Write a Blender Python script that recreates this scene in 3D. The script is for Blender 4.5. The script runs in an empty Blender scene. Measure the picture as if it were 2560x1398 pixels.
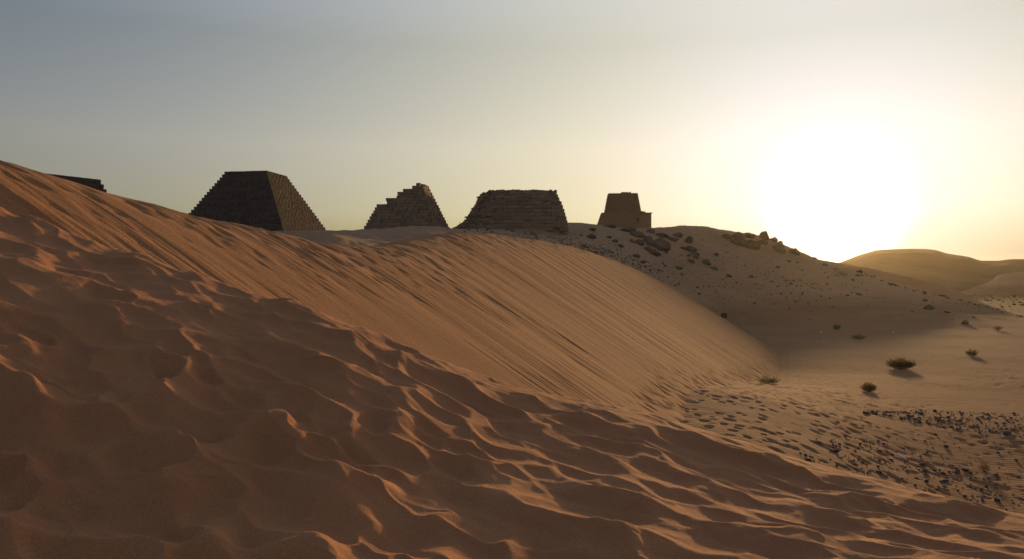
import bpy, math, random
import numpy as np
from mathutils import Vector, Matrix

SC = bpy.context.scene
COL = SC.collection
EYE = 7.0                      # camera height above the valley floor
F, CX, CY = 2009.0, 1280.0, 699.0   # focal length and centre of the photograph, in its pixels
RAD = math.radians

# ------------------------------------------------------------------ camera
cam_d = bpy.data.cameras.new('camera')
cam = bpy.data.objects.new('camera', cam_d)
COL.objects.link(cam)
cam.location = (0, 0, EYE)
cam.rotation_euler = (RAD(90), 0, 0)
cam_d.sensor_width = 36
cam_d.lens = 36 * F / 2560
cam_d.clip_start = 0.05
cam_d.clip_end = 20000
SC.camera = cam

# ------------------------------------------------------------------ light, sky, exposure
SUN_AZ, SUN_EL = 22.0, 4.7     # degrees; azimuth clockwise from +Y
SUN_DIR = Vector((math.sin(RAD(SUN_AZ)) * math.cos(RAD(SUN_EL)),
                  math.cos(RAD(SUN_AZ)) * math.cos(RAD(SUN_EL)), math.sin(RAD(SUN_EL))))
world = bpy.data.worlds.new('World')
SC.world = world
world.use_nodes = True
wn, wl = world.node_tree.nodes, world.node_tree.links
wn.clear()
w_out = wn.new('ShaderNodeOutputWorld')
w_bg = wn.new('ShaderNodeBackground')
w_sky = wn.new('ShaderNodeTexSky')
w_sky.sky_type = 'NISHITA'
w_sky.sun_disc = False
w_sky.sun_elevation = RAD(SUN_EL)
w_sky.sun_rotation = RAD(SUN_AZ)
w_sky.altitude = 350
w_sky.air_density = 1.0
w_sky.dust_density = 0.1
w_sky.ozone_density = 1.5
w_bg.inputs['Strength'].default_value = 0.148
# dusty evening air: warm tint, yellow extinction towards the horizon, bright aureole round the sun
def wmath(op, a, b=None, clamp=False):
    n = wn.new('ShaderNodeMath')
    n.operation = op
    n.use_clamp = clamp
    for sck, v in ((n.inputs[0], a), (n.inputs[1], b)):
        if v is None: continue
        if isinstance(v, (int, float)): sck.default_value = v
        else: wl.new(v, sck)
    return n.outputs[0]
def wmix(mode, a, b, fac=1.0):
    n = wn.new('ShaderNodeMix')
    n.data_type = 'RGBA'
    n.blend_type = mode
    n.inputs[0].default_value = fac
    for sck, v in ((n.inputs[6], a), (n.inputs[7], b)):
        if isinstance(v, tuple): sck.default_value = (*v, 1)
        else: wl.new(v, sck)
    return n.outputs[2]
w_tc = wn.new('ShaderNodeTexCoord')
w_dot = wn.new('ShaderNodeVectorMath')
w_dot.operation = 'DOT_PRODUCT'
wl.new(w_tc.outputs['Generated'], w_dot.inputs[0])
w_dot.inputs[1].default_value = SUN_DIR
w_sep = wn.new('ShaderNodeSeparateXYZ')
wl.new(w_tc.outputs['Generated'], w_sep.inputs[0])
w_el = wn.new('ShaderNodeValToRGB')
wl.new(wmath('MULTIPLY', w_sep.outputs['Z'], 2.0, True), w_el.inputs[0])
SKY_TINT = [(0.03, (0.135, 0.120, 0.085)), (0.08, (0.545, 0.44, 0.47)), (0.16, (0.95, 0.67, 0.645)), (0.28, (0.90, 0.69, 0.67)),
            (0.36, (1.43, 1.085, 1.10)), (0.5, (1.43, 1.085, 1.10))]
while len(w_el.color_ramp.elements) < len(SKY_TINT): w_el.color_ramp.elements.new(0.5)
for w_e, (p_, c_) in zip(w_el.color_ramp.elements, SKY_TINT):
    w_e.position, w_e.color = p_ * 2, (*(q_ / 2 for q_ in c_), 1)
w_twice = wn.new('ShaderNodeVectorMath')
w_twice.operation = 'SCALE'
w_twice.inputs['Scale'].default_value = 2.0
wl.new(w_el.outputs[0], w_twice.inputs[0])
w_col = wmix('MULTIPLY', w_sky.outputs['Color'], w_twice.outputs[0])
w_away = wmath('SUBTRACT', 1.0, w_dot.outputs['Value'])
for deg_, amp_, c_ in ((2.2, 120.0, (1.0, 0.80, 0.50)), (3.6, 1.0, (0.5, 0.8, 1.0)), (12.0, 2.5, (0.0, 0.25, 1.0)), (32.0, 3.7, (1.0, 0.85, 0.40))):
    g_ = wmath('EXPONENT', wmath('MULTIPLY', w_away, -1.0 / (1 - math.cos(RAD(deg_)))))
    w_g = wn.new('ShaderNodeVectorMath')
    w_g.operation = 'SCALE'
    w_g.inputs[0].default_value = c_
    wl.new(wmath('MULTIPLY', g_, amp_), w_g.inputs['Scale'])
    w_col = wmix('ADD', w_col, w_g.outputs[0])
wl.new(w_col, w_bg.inputs['Color'])
wl.new(w_bg.outputs['Background'], w_out.inputs['Surface'])

sun_d = bpy.data.lights.new('sun', 'SUN')
sun = bpy.data.objects.new('sun', sun_d)
COL.objects.link(sun)
sun_d.energy = 3.1
sun_d.angle = RAD(2.2)
sun_d.color = (1.0, 0.60, 0.25)
sun.rotation_euler = SUN_DIR.to_track_quat('Z', 'Y').to_euler()
sun.location = (40, 60, 60)

SC.view_settings.view_transform = 'Standard'
SC.view_settings.look = 'None'
SC.view_settings.exposure = 0.0
SC.view_settings.gamma = 1.0
SC.view_settings.use_curve_mapping = False
SC.cycles.use_denoising = True
SC.cycles.max_bounces = 5
SC.cycles.diffuse_bounces = 3
SC.cycles.volume_bounces = 0
HAZE_DENSITY = 0.00003

# ------------------------------------------------------------------ helpers
def unproject(px, py, Y):
    """Point seen at photograph pixel (px, py), Y metres in front of the camera."""
    return np.array([(px - CX) / F * Y, Y, EYE + (CY - py) / F * Y])

def smooth01(t):
    t = np.clip(t, 0, 1)
    return t * t * (3 - 2 * t)

def _hash(ix, iy, seed):
    n = (ix.astype(np.int64) * 374761393 + iy.astype(np.int64) * 668265263 + seed * 1274126177) & 0xFFFFFFFF
    n = ((n ^ (n >> 13)) * 1274126177) & 0xFFFFFFFF
    n = ((n ^ (n >> 15)) * 2246822519) & 0xFFFFFFFF
    n = n ^ (n >> 16)
    return (n & 0xFFFFFF) / float(0x1000000)

def pnoise(x, y, seed=0):
    x, y = np.broadcast_arrays(np.asarray(x, float), np.asarray(y, float))
    ix, iy = np.floor(x), np.floor(y)
    fx, fy = x - ix, y - iy
    ux = fx * fx * fx * (fx * (fx * 6 - 15) + 10)
    uy = fy * fy * fy * (fy * (fy * 6 - 15) + 10)
    def g(dx, dy):
        a = _hash(ix + dx, iy + dy, seed) * 2 * math.pi
        return np.cos(a) * (fx - dx) + np.sin(a) * (fy - dy)
    a = g(0, 0) * (1 - ux) + g(1, 0) * ux
    b = g(0, 1) * (1 - ux) + g(1, 1) * ux
    return (a * (1 - uy) + b * uy) * 1.5

def fbm(x, y, oct=4, seed=0, gain=0.5):
    s, a, f = 0, 1.0, 1.0
    for k in range(oct):
        s = s + a * pnoise(x * f + 17.3 * k, y * f - 9.1 * k, seed + k * 7)
        a *= gain
        f *= 2.03
    return s

def scallops(x, y, cell, seed, ang, stretch, k=12.0, var=0.35):
    """Bowls with soft-edged ridges where they meet: 0 in the bowl's bottom, about 1 on the ridges."""
    ca, sa = math.cos(ang), math.sin(ang)
    p = (x * ca + y * sa) / (cell * stretch)
    q = (-x * sa + y * ca) / cell
    ip, iq = np.floor(p), np.floor(q)
    acc = 0
    for di in (-2, -1, 0, 1, 2):
        for dj in (-2, -1, 0, 1, 2):
            cxi, cyi = ip + di, iq + dj
            jx = _hash(cxi, cyi, seed)
            jy = _hash(cxi, cyi, seed + 1)
            rr = 0.62 + 0.55 * _hash(cxi, cyi, seed + 2)
            of = var * _hash(cxi, cyi, seed + 3)
            d2 = ((p - cxi - jx) ** 2 + (q - cyi - jy) ** 2) / (rr * rr)
            acc = acc + np.exp(-k * np.minimum(d2 + of, 3.0))
    return -np.log(acc + 1e-12) / k

def pits(x, y, cell, seed, ang, stretch, prob, rad):
    """Separate prints: 0 off them, up to 1 in their middle."""
    ca, sa = math.cos(ang), math.sin(ang)
    p = (x * ca + y * sa) / cell
    q = (-x * sa + y * ca) / cell
    ip, iq = np.floor(p), np.floor(q)
    out = np.zeros_like(p)
    for di in (-1, 0, 1):
        for dj in (-1, 0, 1):
            cxi, cyi = ip + di, iq + dj
            on = _hash(cxi, cyi, seed + 5) < prob
            a = (_hash(cxi, cyi, seed + 4) - 0.5) * 2.4
            dx = p - cxi - _hash(cxi, cyi, seed)
            dy = q - cyi - _hash(cxi, cyi, seed + 1)
            e1 = dx * np.cos(a) + dy * np.sin(a)
            e2 = -dx * np.sin(a) + dy * np.cos(a)
            r = rad * (0.6 + 0.8 * _hash(cxi, cyi, seed + 2))
            d2 = (e1 / (r * stretch)) ** 2 + (e2 / r) ** 2
            out = np.maximum(out, np.where(on, np.exp(-d2 * d2), 0))
    return out

def link(o, parent=None):
    COL.objects.link(o)
    if parent is not None:
        o.parent = parent
    return o

def tag(o, label=None, cat=None, group=None, kind=None):
    if label: o['label'] = label
    if cat: o['category'] = cat
    if group: o['group'] = group
    if kind: o['kind'] = kind
    return o

def empty(name, loc, rz=0.0):
    o = bpy.data.objects.new(name, None)
    o.location = loc
    o.rotation_euler = (0, 0, rz)
    o.empty_display_size = 0.3
    return link(o)

def mesh_np(name, verts, faces, mat, smooth=True):
    """faces: (n,4) or (n,3) integer array, or a list of such arrays."""
    me = bpy.data.meshes.new(name)
    fl = faces if isinstance(faces, list) else [faces]
    fl = [np.asarray(f, dtype=np.int32) for f in fl if len(f)]
    v = np.asarray(verts, dtype=np.float32)
    me.vertices.add(len(v))
    me.vertices.foreach_set('co', v.ravel())
    nl = sum(f.size for f in fl)
    npoly = sum(len(f) for f in fl)
    me.loops.add(nl)
    me.loops.foreach_set('vertex_index', np.concatenate([f.ravel() for f in fl]))
    me.polygons.add(npoly)
    tot = np.concatenate([np.full(len(f), f.shape[1], dtype=np.int32) for f in fl])
    start = np.concatenate([[0], np.cumsum(tot)[:-1]]).astype(np.int32)
    me.polygons.foreach_set('loop_start', start)
    me.polygons.foreach_set('use_smooth', np.full(npoly, smooth))
    me.update(calc_edges=True)
    me.validate()
    me.materials.append(mat)
    return me

def obj(name, me, parent=None):
    return link(bpy.data.objects.new(name, me), parent)

def grid_faces(nr, nc):
    i = np.arange(nr * nc).reshape(nr, nc)
    return np.stack([i[:-1, :-1], i[:-1, 1:], i[1:, 1:], i[1:, :-1]], -1).reshape(-1, 4)

def cubic(xs, ks, vs):
    """Monotone-ish cubic through the keys."""
    ks, vs, xs = np.asarray(ks, float), np.asarray(vs, float), np.asarray(xs, float)
    h = np.diff(ks)
    d = np.diff(vs) / h
    m = np.zeros_like(vs)
    m[0], m[-1] = d[0], d[-1]
    for i in range(1, len(vs) - 1):
        m[i] = 0 if d[i - 1] * d[i] <= 0 else 2 * d[i - 1] * d[i] / (d[i - 1] + d[i])
    i = np.clip(np.searchsorted(ks, xs) - 1, 0, len(h) - 1)
    t = np.clip((xs - ks[i]) / h[i], 0, 1)
    t2, t3 = t * t, t * t * t
    return ((2 * t3 - 3 * t2 + 1) * vs[i] + (t3 - 2 * t2 + t) * h[i] * m[i]
            + (-2 * t3 + 3 * t2) * vs[i + 1] + (t3 - t2) * h[i] * m[i + 1])

def blur(a, r, axis):
    if r < 1: return a
    k = np.exp(-0.5 * (np.arange(-2 * r, 2 * r + 1) / r) ** 2)
    k /= k.sum()
    pad = [(0, 0)] * a.ndim
    pad[axis] = (2 * r, 2 * r)
    b = np.pad(a, pad, mode='edge')
    out = np.zeros_like(a)
    n = a.shape[axis]
    for j, w in enumerate(k):
        sl = [slice(None)] * a.ndim
        sl[axis] = slice(j, j + n)
        out += w * b[tuple(sl)]
    return out

# ------------------------------------------------------------------ materials
def new_mat(name):
    m = bpy.data.materials.new(name)
    m.use_nodes = True
    nt = m.node_tree
    nt.nodes.clear()
    out = nt.nodes.new('ShaderNodeOutputMaterial')
    bs = nt.nodes.new('ShaderNodeBsdfPrincipled')
    nt.links.new(bs.outputs[0], out.inputs['Surface'])
    bs.inputs['Specular IOR Level'].default_value = 0.15
    bs.inputs['Roughness'].default_value = 0.95
    return m, nt, bs

def noise_node(nt, scale, detail=4, rough=0.55, coord='Object', stretch=None):
    tc = nt.nodes.new('ShaderNodeTexCoord')
    src = tc.outputs[coord]
    if stretch:
        mp = nt.nodes.new('ShaderNodeMapping')
        mp.inputs['Scale'].default_value = stretch
        nt.links.new(src, mp.inputs['Vector'])
        src = mp.outputs[0]
    n = nt.nodes.new('ShaderNodeTexNoise')
    n.inputs['Scale'].default_value = scale
    n.inputs['Detail'].default_value = detail
    n.inputs['Roughness'].default_value = rough
    nt.links.new(src, n.inputs['Vector'])
    return n

def ramp(nt, src, stops):
    r = nt.nodes.new('ShaderNodeValToRGB')
    e = r.color_ramp.elements
    while len(e) < len(stops): e.new(0.5)
    for el, (p, c) in zip(e, stops):
        el.position = p
        el.color = (*c, 1)
    nt.links.new(src, r.inputs[0])
    return r

def mixc(nt, fac, a, b, mode='MIX'):
    m = nt.nodes.new('ShaderNodeMix')
    m.data_type = 'RGBA'
    m.blend_type = mode
    if isinstance(fac, float): m.inputs[0].default_value = fac
    else: nt.links.new(fac, m.inputs[0])
    for s, v in ((m.inputs[6], a), (m.inputs[7], b)):
        if isinstance(v, tuple): s.default_value = (*v, 1)
        else: nt.links.new(v, s)
    return m.outputs[2]

def bump(nt, bs, heights):
    prev = None
    for src, strength, dist in heights:
        b = nt.nodes.new('ShaderNodeBump')
        b.inputs['Strength'].default_value = strength
        b.inputs['Distance'].default_value = dist
        nt.links.new(src, b.inputs['Height'])
        if prev: nt.links.new(prev, b.inputs['Normal'])
        prev = b.outputs[0]
    nt.links.new(prev, bs.inputs['Normal'])

def sand_mat(name, c1, c2, grain, grain_d, patch=0.6, ripple=None, speck=None, fine=None, high=None):
    m, nt, bs = new_mat(name)
    big = noise_node(nt, patch, 5, 0.6)
    col = ramp(nt, big.outputs['Fac'], [(0.32, c1), (0.68, c2)]).outputs[0]
    if high:                      # gravel sand takes over up the slope (world height in metres)
        hc = ramp(nt, big.outputs['Fac'], [(0.32, high[0]), (0.68, high[1])]).outputs[0]
        tcz = nt.nodes.new('ShaderNodeTexCoord')
        sp_ = nt.nodes.new('ShaderNodeSeparateXYZ')
        nt.links.new(tcz.outputs['Object'], sp_.inputs[0])
        wig = noise_node(nt, 0.12, 4, 0.6)
        ad = nt.nodes.new('ShaderNodeMath'); ad.operation = 'MULTIPLY_ADD'
        nt.links.new(wig.outputs['Fac'], ad.inputs[0]); ad.inputs[1].default_value = 2.4
        nt.links.new(sp_.outputs['Z'], ad.inputs[2])
        mr = nt.nodes.new('ShaderNodeMapRange')
        mr.inputs[1].default_value, mr.inputs[2].default_value = 2.9, 5.5
        nt.links.new(ad.outputs[0], mr.inputs[0])
        # the floor away from the dunes is browner gravel plain with less blown sand on it
        ay = nt.nodes.new('ShaderNodeMath'); ay.operation = 'MULTIPLY_ADD'
        nt.links.new(wig.outputs['Fac'], ay.inputs[0]); ay.inputs[1].default_value = 30.0
        nt.links.new(sp_.outputs['Y'], ay.inputs[2])
        my = nt.nodes.new('ShaderNodeMapRange')
        my.inputs[1].default_value, my.inputs[2].default_value = 52.0, 92.0
        nt.links.new(ay.outputs[0], my.inputs[0])
        col = mixc(nt, my.outputs[0], col, ramp(nt, big.outputs['Fac'], [(0.32, high[2]), (0.68, high[3])]).outputs[0])
        col = mixc(nt, mr.outputs[0], col, hc)
    gr = noise_node(nt, grain, 3, 0.7)
    dark = ramp(nt, gr.outputs['Fac'], [(0.3, (0.78, 0.77, 0.76)), (0.7, (1.12, 1.12, 1.12))]).outputs[0]
    col = mixc(nt, 1.0, col, dark, 'MULTIPLY')
    if speck:
        sp = noise_node(nt, speck[0], 2, 0.5)
        f = ramp(nt, sp.outputs['Fac'], [(speck[1], (0, 0, 0)), (speck[1] + 0.06, (1, 1, 1))])
        pn = noise_node(nt, speck[0] * 0.06, 3, 0.6)
        f2 = ramp(nt, pn.outputs['Fac'], [(0.45, (0, 0, 0)), (0.62, (1, 1, 1))])
        fm = mixc(nt, 1.0, f.outputs[0], f2.outputs[0], 'MULTIPLY')
        col = mixc(nt, fm, col, speck[2])
    nt.links.new(col, bs.inputs['Base Color'])
    hs = [(gr.outputs['Fac'], 0.5, grain_d)]
    if fine:
        hs.append((noise_node(nt, fine[0], 5, 0.75, stretch=(1.0, 2.2, 1.0)).outputs['Fac'], 0.5, fine[1]))
    if ripple:
        w = nt.nodes.new('ShaderNodeTexWave')
        w.wave_type = 'BANDS'
        w.bands_direction = 'Y'
        w.inputs['Scale'].default_value = ripple[0]
        w.inputs['Distortion'].default_value = 6.0
        w.inputs['Detail'].default_value = 3.0
        w.inputs['Detail Scale'].default_value = 0.6
        tc = nt.nodes.new('ShaderNodeTexCoord')
        nt.links.new(tc.outputs['Object'], w.inputs['Vector'])
        hs.append((w.outputs['Fac'], 0.6, ripple[1]))
    bump(nt, bs, hs)
    return m

SAND_A, SAND_B = (0.49, 0.21, 0.092), (0.57, 0.26, 0.117)
M_SAND_NEAR = sand_mat('trampled sand', SAND_A, SAND_B, 95.0, 0.006, 0.9, fine=(24.0, 0.010))
M_SAND_SLIP = sand_mat('slip face sand', (0.45, 0.203, 0.081), (0.52, 0.245, 0.10), 22.0, 0.02, 0.15)
M_VALLEY = sand_mat('valley sand', (0.33, 0.147, 0.063), (0.40, 0.182, 0.078), 14.0, 0.03, 0.08, ripple=(1.1, 0.012),
                    speck=(2.4, 0.60, (0.15, 0.085, 0.05)), high=((0.44, 0.25, 0.13), (0.52, 0.305, 0.16), (0.30, 0.157, 0.075), (0.37, 0.197, 0.095)))
M_HILL = M_VALLEY
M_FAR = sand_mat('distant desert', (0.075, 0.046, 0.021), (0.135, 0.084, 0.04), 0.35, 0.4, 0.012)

def stone_mat(name, c1, c2, scale, bumpd, rnd=0.25):
    m, nt, bs = new_mat(name)
    n = noise_node(nt, scale, 6, 0.65)
    col = ramp(nt, n.outputs['Fac'], [(0.3, c1), (0.7, c2)]).outputs[0]
    oi = nt.nodes.new('ShaderNodeObjectInfo')
    r = ramp(nt, oi.outputs['Random'], [(0.0, (1 - rnd,) * 3), (1.0, (1 + rnd, 1 + rnd * 0.9, 1 + rnd * 0.75))])
    col = mixc(nt, 1.0, col, r.outputs[0], 'MULTIPLY')
    nt.links.new(col, bs.inputs['Base Color'])
    n2 = noise_node(nt, scale * 4, 5, 0.7)
    bump(nt, bs, [(n2.outputs['Fac'], 0.8, bumpd)])
    return m

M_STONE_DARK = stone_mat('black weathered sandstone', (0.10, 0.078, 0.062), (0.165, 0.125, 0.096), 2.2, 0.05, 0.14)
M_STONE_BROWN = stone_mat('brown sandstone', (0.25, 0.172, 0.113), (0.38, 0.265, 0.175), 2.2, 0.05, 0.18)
M_STONE_MOUND = stone_mat('ruined masonry core', (0.28, 0.198, 0.132), (0.46, 0.33, 0.222), 1.3, 0.12)
M_STONE_CHAPEL = stone_mat('restored sandstone', (0.30, 0.205, 0.12), (0.42, 0.295, 0.175), 1.5, 0.05)
M_BOULDER = stone_mat('ironstone boulder', (0.12, 0.095, 0.075), (0.22, 0.17, 0.125), 1.2, 0.10, 0.2)
M_OUTCROP = stone_mat('brown outcrop rock', (0.12, 0.085, 0.055), (0.22, 0.155, 0.10), 1.2, 0.10, 0.2)
M_PEBBLE = stone_mat('dark ironstone cobble', (0.085, 0.077, 0.072), (0.16, 0.14, 0.125), 6.0, 0.02, 0.3)

def leaf_mat(name, c1, c2):
    m, nt, bs = new_mat(name)
    n = noise_node(nt, 9.0, 2)
    col = ramp(nt, n.outputs['Fac'], [(0.3, c1), (0.7, c2)]).outputs[0]
    nt.links.new(col, bs.inputs['Base Color'])
    tr = nt.nodes.new('ShaderNodeBsdfTranslucent')
    nt.links.new(col, tr.inputs['Color'])
    mx = nt.nodes.new('ShaderNodeMixShader')
    mx.inputs[0].default_value = 0.45
    nt.links.new(bs.outputs[0], mx.inputs[1])
    nt.links.new(tr.outputs[0], mx.inputs[2])
    nt.links.new(mx.outputs[0], [x for x in nt.nodes if x.type == 'OUTPUT_MATERIAL'][0].inputs['Surface'])
    return m
M_DRY = leaf_mat('dry scrub', (0.17, 0.125, 0.06), (0.27, 0.20, 0.10))
M_GREEN = leaf_mat('green scrub', (0.09, 0.105, 0.035), (0.16, 0.17, 0.065))
M_PALE = leaf_mat('pale scrub', (0.15, 0.15, 0.09), (0.24, 0.23, 0.15))
M_TWIG = leaf_mat('woody twig', (0.08, 0.055, 0.035), (0.13, 0.09, 0.055))
M_METAL, _nt, _b = new_mat('rusty painted sheet')
_n = noise_node(_nt, 7.0, 5)
_nt.links.new(ramp(_nt, _n.outputs['Fac'], [(0.35, (0.085, 0.06, 0.025)), (0.7, (0.13, 0.095, 0.04))]).outputs[0], _b.inputs['Base Color'])
_b.inputs['Roughness'].default_value = 0.6
M_PLASTIC, _nt, _b = new_mat('white plastic scrap')
_n = noise_node(_nt, 8.0, 3)
_nt.links.new(ramp(_nt, _n.outputs['Fac'], [(0.4, (0.75, 0.74, 0.72)), (0.8, (0.85, 0.84, 0.82))]).outputs[0], _b.inputs['Base Color'])
_b.inputs['Roughness'].default_value = 0.4

# ------------------------------------------------------------------ the trampled dune the camera stands on
def build_near_dune():
    nc, n_front, n_back = 1020, 500, 56
    u = np.linspace(-240, 2800, nc)
    ku = [-240, 0, 200, 430, 640, 850, 1000, 1170, 1400, 1560, 1700, 1900, 2100, 2400, 2560, 2800]
    ky = [440, 520, 598, 660, 728, 796, 856, 928, 992, 1020, 1060, 1122, 1182, 1262, 1302, 1352]
    kY = [9.3, 9.0, 8.8, 8.6, 8.4, 7.9, 8.1, 8.2, 8.5, 8.5, 8.4, 8.2, 7.9, 7.1, 6.6, 6.2]
    yc = cubic(u, ku, ky)
    Yc = cubic(u, ku, kY)
    zc = (CY - yc) / F * Yc
    Yb = cubic(u, [-240, 640, 1280, 2000, 2800], [3.3, 3.6, 4.0, 4.25, 4.4])
    zb = (CY - 1398) / F * Yb
    # behind the bottom edge of the frame the sand goes on to the photographer's feet
    s = np.concatenate([np.linspace(-1.05, -0.12, 40), np.linspace(-0.11, 1.0, n_front)])
    Yf = np.where(s[:, None] < 0, Yb * (1 + 0.45 * s[:, None]), 1 / (1 / Yb + (1 / Yc - 1 / Yb) * np.clip(s[:, None], 0, 1)))
    q = (Yf - Yb) / (Yc - Yb)
    zf = zb + (zc - zb) * (q + 0.16 * np.clip(q, 0, 1) * (1 - np.clip(q, 0, 1)))
    zf = zf + 0.075 * np.exp(-((q - 0.80) / 0.13) ** 2) * smooth01((u - 850) / 500)
    tb = np.linspace(0, 1, n_back + 1)[1:, None] ** 1.7 * 20
    Yk = Yc + tb
    zk = zc - 0.58 * (np.sqrt(tb * tb + 0.5 ** 2) - 0.5) * (0.9 + 0.1 * smooth01(tb)) + 0.0 * u
    Y = np.concatenate([Yf, Yk])
    Z = np.concatenate([zf, zk])
    X = (u - CX) / F * Y
    # wind-softened prints
    wx = X + 0.10 * fbm(X * 1.7, Y * 1.7, 3, 11)
    wy = Y + 0.10 * fbm(X * 1.7 + 40, Y * 1.7, 3, 13)
    h1 = scallops(wx, wy, 0.27, 21, RAD(-42), 1.5, 14.0)
    h2 = scallops(wx + 3.3, wy - 1.7, 0.42, 33, RAD(-30), 1.45, 11.0)
    h3 = scallops(wx - 9.1, wy + 4.2, 0.15, 47, RAD(-50), 1.4, 12.0)
    m1 = 0.6 + 0.5 * smooth01(0.5 + 0.8 * fbm(X * 0.7, Y * 0.7, 2, 51))
    m3 = smooth01(0.1 + 1.3 * fbm(X * 0.9 + 7, Y * 0.9, 2, 57))
    deep = (0.95 + 0.75 * smooth01((-X + 0.2) / 1.3) * smooth01((6.6 - Y) / 1.6)) * (1 - 0.6 * smooth01((np.concatenate([q, np.ones_like(Yk)]) - 0.70) / 0.25) * smooth01((u - 900) / 500))
    disp = (deep * (0.070 * m1 * (np.clip(h1, 0, 1.0) - 0.5) + 0.095 * (np.clip(h2, 0, 1.0) - 0.5))
            + 0.012 * m3 * (np.clip(h3, 0, 1.0) - 0.5)
            + 0.022 * fbm(X * 0.8, Y * 0.8, 3, 61) + 0.0035 * fbm(X * 9, Y * 5, 3, 65)
            + 0.0022 * m3 * pnoise(X * 6 + 0.5 * fbm(X * 3, Y * 3, 2, 67), Y * 26 + 6 * X, 69))
    fade = np.ones_like(Y)
    fade[40 + n_front:] = np.exp(-tb / 3.0)
    Z = Z + disp * fade
    V = np.stack([X, Y, Z + EYE], -1).reshape(-1, 3)
    me = mesh_np('sand_dune', V, grid_faces(*Y.shape), M_SAND_NEAR)
    o = obj('sand_dune', me)
    tag(o, 'trampled orange sand slope pitted with windblown footprints, close to the viewer', 'dune', kind='structure')
build_near_dune()

# ------------------------------------------------------------------ valley floor and pyramid hill: one height function
_HK = {  # photograph column: (distance, height against the eye) from foot to ridge and beyond
    -400: [(18, -7), (24, -3), (34, 0.5), (55, 2.6), (90, 4), (210, 3)],
    300: [(26, -7), (34, -2), (44, 1.2), (70, 3.4), (103, 5.6), (210, 5)],
    600: [(31, -7), (39, -1), (48, 1.5), (75, 3.9), (105, 5.9), (210, 5.5)],
    800: [(36, -7), (44, 0), (50, 1.9), (76, 4.05), (105, 6.05), (210, 5.5)],
    940: [(40, -7), (48, 0), (55, 2.1), (78, 4.35), (105, 6.38), (210, 6)],
    1060: [(46, -7), (54, 0), (62, 2.7), (80, 4.7), (108, 6.85), (210, 7)],
    1150: [(58, -7), (68, 0), (78, 3.2), (92, 5.1), (112, 7.0), (210, 8)],
    1280: [(68, -7), (80, 0.5), (95, 4.0), (112, 6.3), (135, 8.6), (210, 10)],
    1400: [(76, -7), (90, -1), (108, 4.2), (128, 7.1), (160, 11.1), (220, 11)],
    1480: [(80, -7), (95, -2), (114, 3.2), (136, 7.0), (168, 11.4), (225, 11)],
    1560: [(85, -7), (100, -2.6), (120, 2.1), (145, 7.0), (175, 11.2), (230, 10)],
    1650: [(96, -7), (112, -3.4), (132, 1.5), (155, 6.7), (182, 11.6), (235, 10)],
    1750: [(108, -7), (124, -4.1), (145, 0.9), (165, 6.2), (190, 12.6), (240, 9)],
    1810: [(114, -7), (130, -4.3), (149, 0.3), (168, 5.6), (192, 11.6), (245, 8)],
    1900: [(122, -7), (138, -4.6), (155, -0.6), (172, 4.4), (195, 10.6), (250, 6)],
    1980: [(126, -7), (140, -4.9), (157, -1.4), (174, 2.9), (195, 7.6), (250, 3)],
    2060: [(128, -7), (142, -5.2), (157, -2.2), (174, 1.2), (194, 4.5), (250, 0)],
    2122: [(126, -7), (140, -5.5), (154, -3.1), (169, -0.4), (186, 2.9), (245, -2)],
    2240: [(120, -7), (131, -6), (143, -4.5), (156, -2.7), (172, -1.05), (235, -5)],
    2350: [(113, -7), (124, -6.5), (136, -5.7), (150, -4.5), (165, -3.15), (225, -7)],
    2460: [(104, -7), (116, -6.8), (129, -6.35), (142, -5.8), (158, -5.0), (215, -8.5)],
    2560: [(95, -7), (109, -6.9), (122, -6.8), (135, -6.7), (149, -6.75), (205, -9.5)],
    2900: [(90, -7), (105, -7), (118, -7), (132, -7.2), (146, -7.6), (200, -10)],
}
_hu = np.array(sorted(_HK))
_hn = np.array([_HK[k] for k in _hu])          # keys x 6 x 2

def hill_nodes(u):
    return np.stack([np.stack([cubic(u, _hu, _hn[:, j, c]) for c in (0, 1)], -1) for j in range(6)], -2)

def hill_base(u, Y):
    """Height against the eye; u and Y one-dimensional arrays of the same length."""
    N = hill_nodes(u)
    Yk = np.concatenate([N[:, :, 0], N[:, -1:, 0] + 120], 1)
    Zk = np.concatenate([N[:, :, 1], N[:, -1:, 1] - 14], 1)
    z = np.where(Y <= Yk[:, 0], Zk[:, 0], Zk[:, -1])
    d = np.diff(Zk, axis=1) / np.diff(Yk, axis=1)
    m = np.zeros_like(Zk)
    m[:, -1] = d[:, -1]
    a, b = d[:, :-1], d[:, 1:]
    m[:, 1:-1] = np.where(a * b <= 0, 0, 2 * a * b / np.where(np.abs(a + b) < 1e-9, 1e-9, a + b))
    for j in range(6):
        t = (Y - Yk[:, j]) / (Yk[:, j + 1] - Yk[:, j])
        on = (t > 0) & (t <= 1)
        h = Yk[:, j + 1] - Yk[:, j]
        t2, t3 = t * t, t * t * t
        v = ((2 * t3 - 3 * t2 + 1) * Zk[:, j] + (t3 - 2 * t2 + t) * h * m[:, j]
             + (-2 * t3 + 3 * t2) * Zk[:, j + 1] + (t3 - t2) * h * m[:, j + 1])
        z = np.where(on, v, z)
    return z

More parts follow.
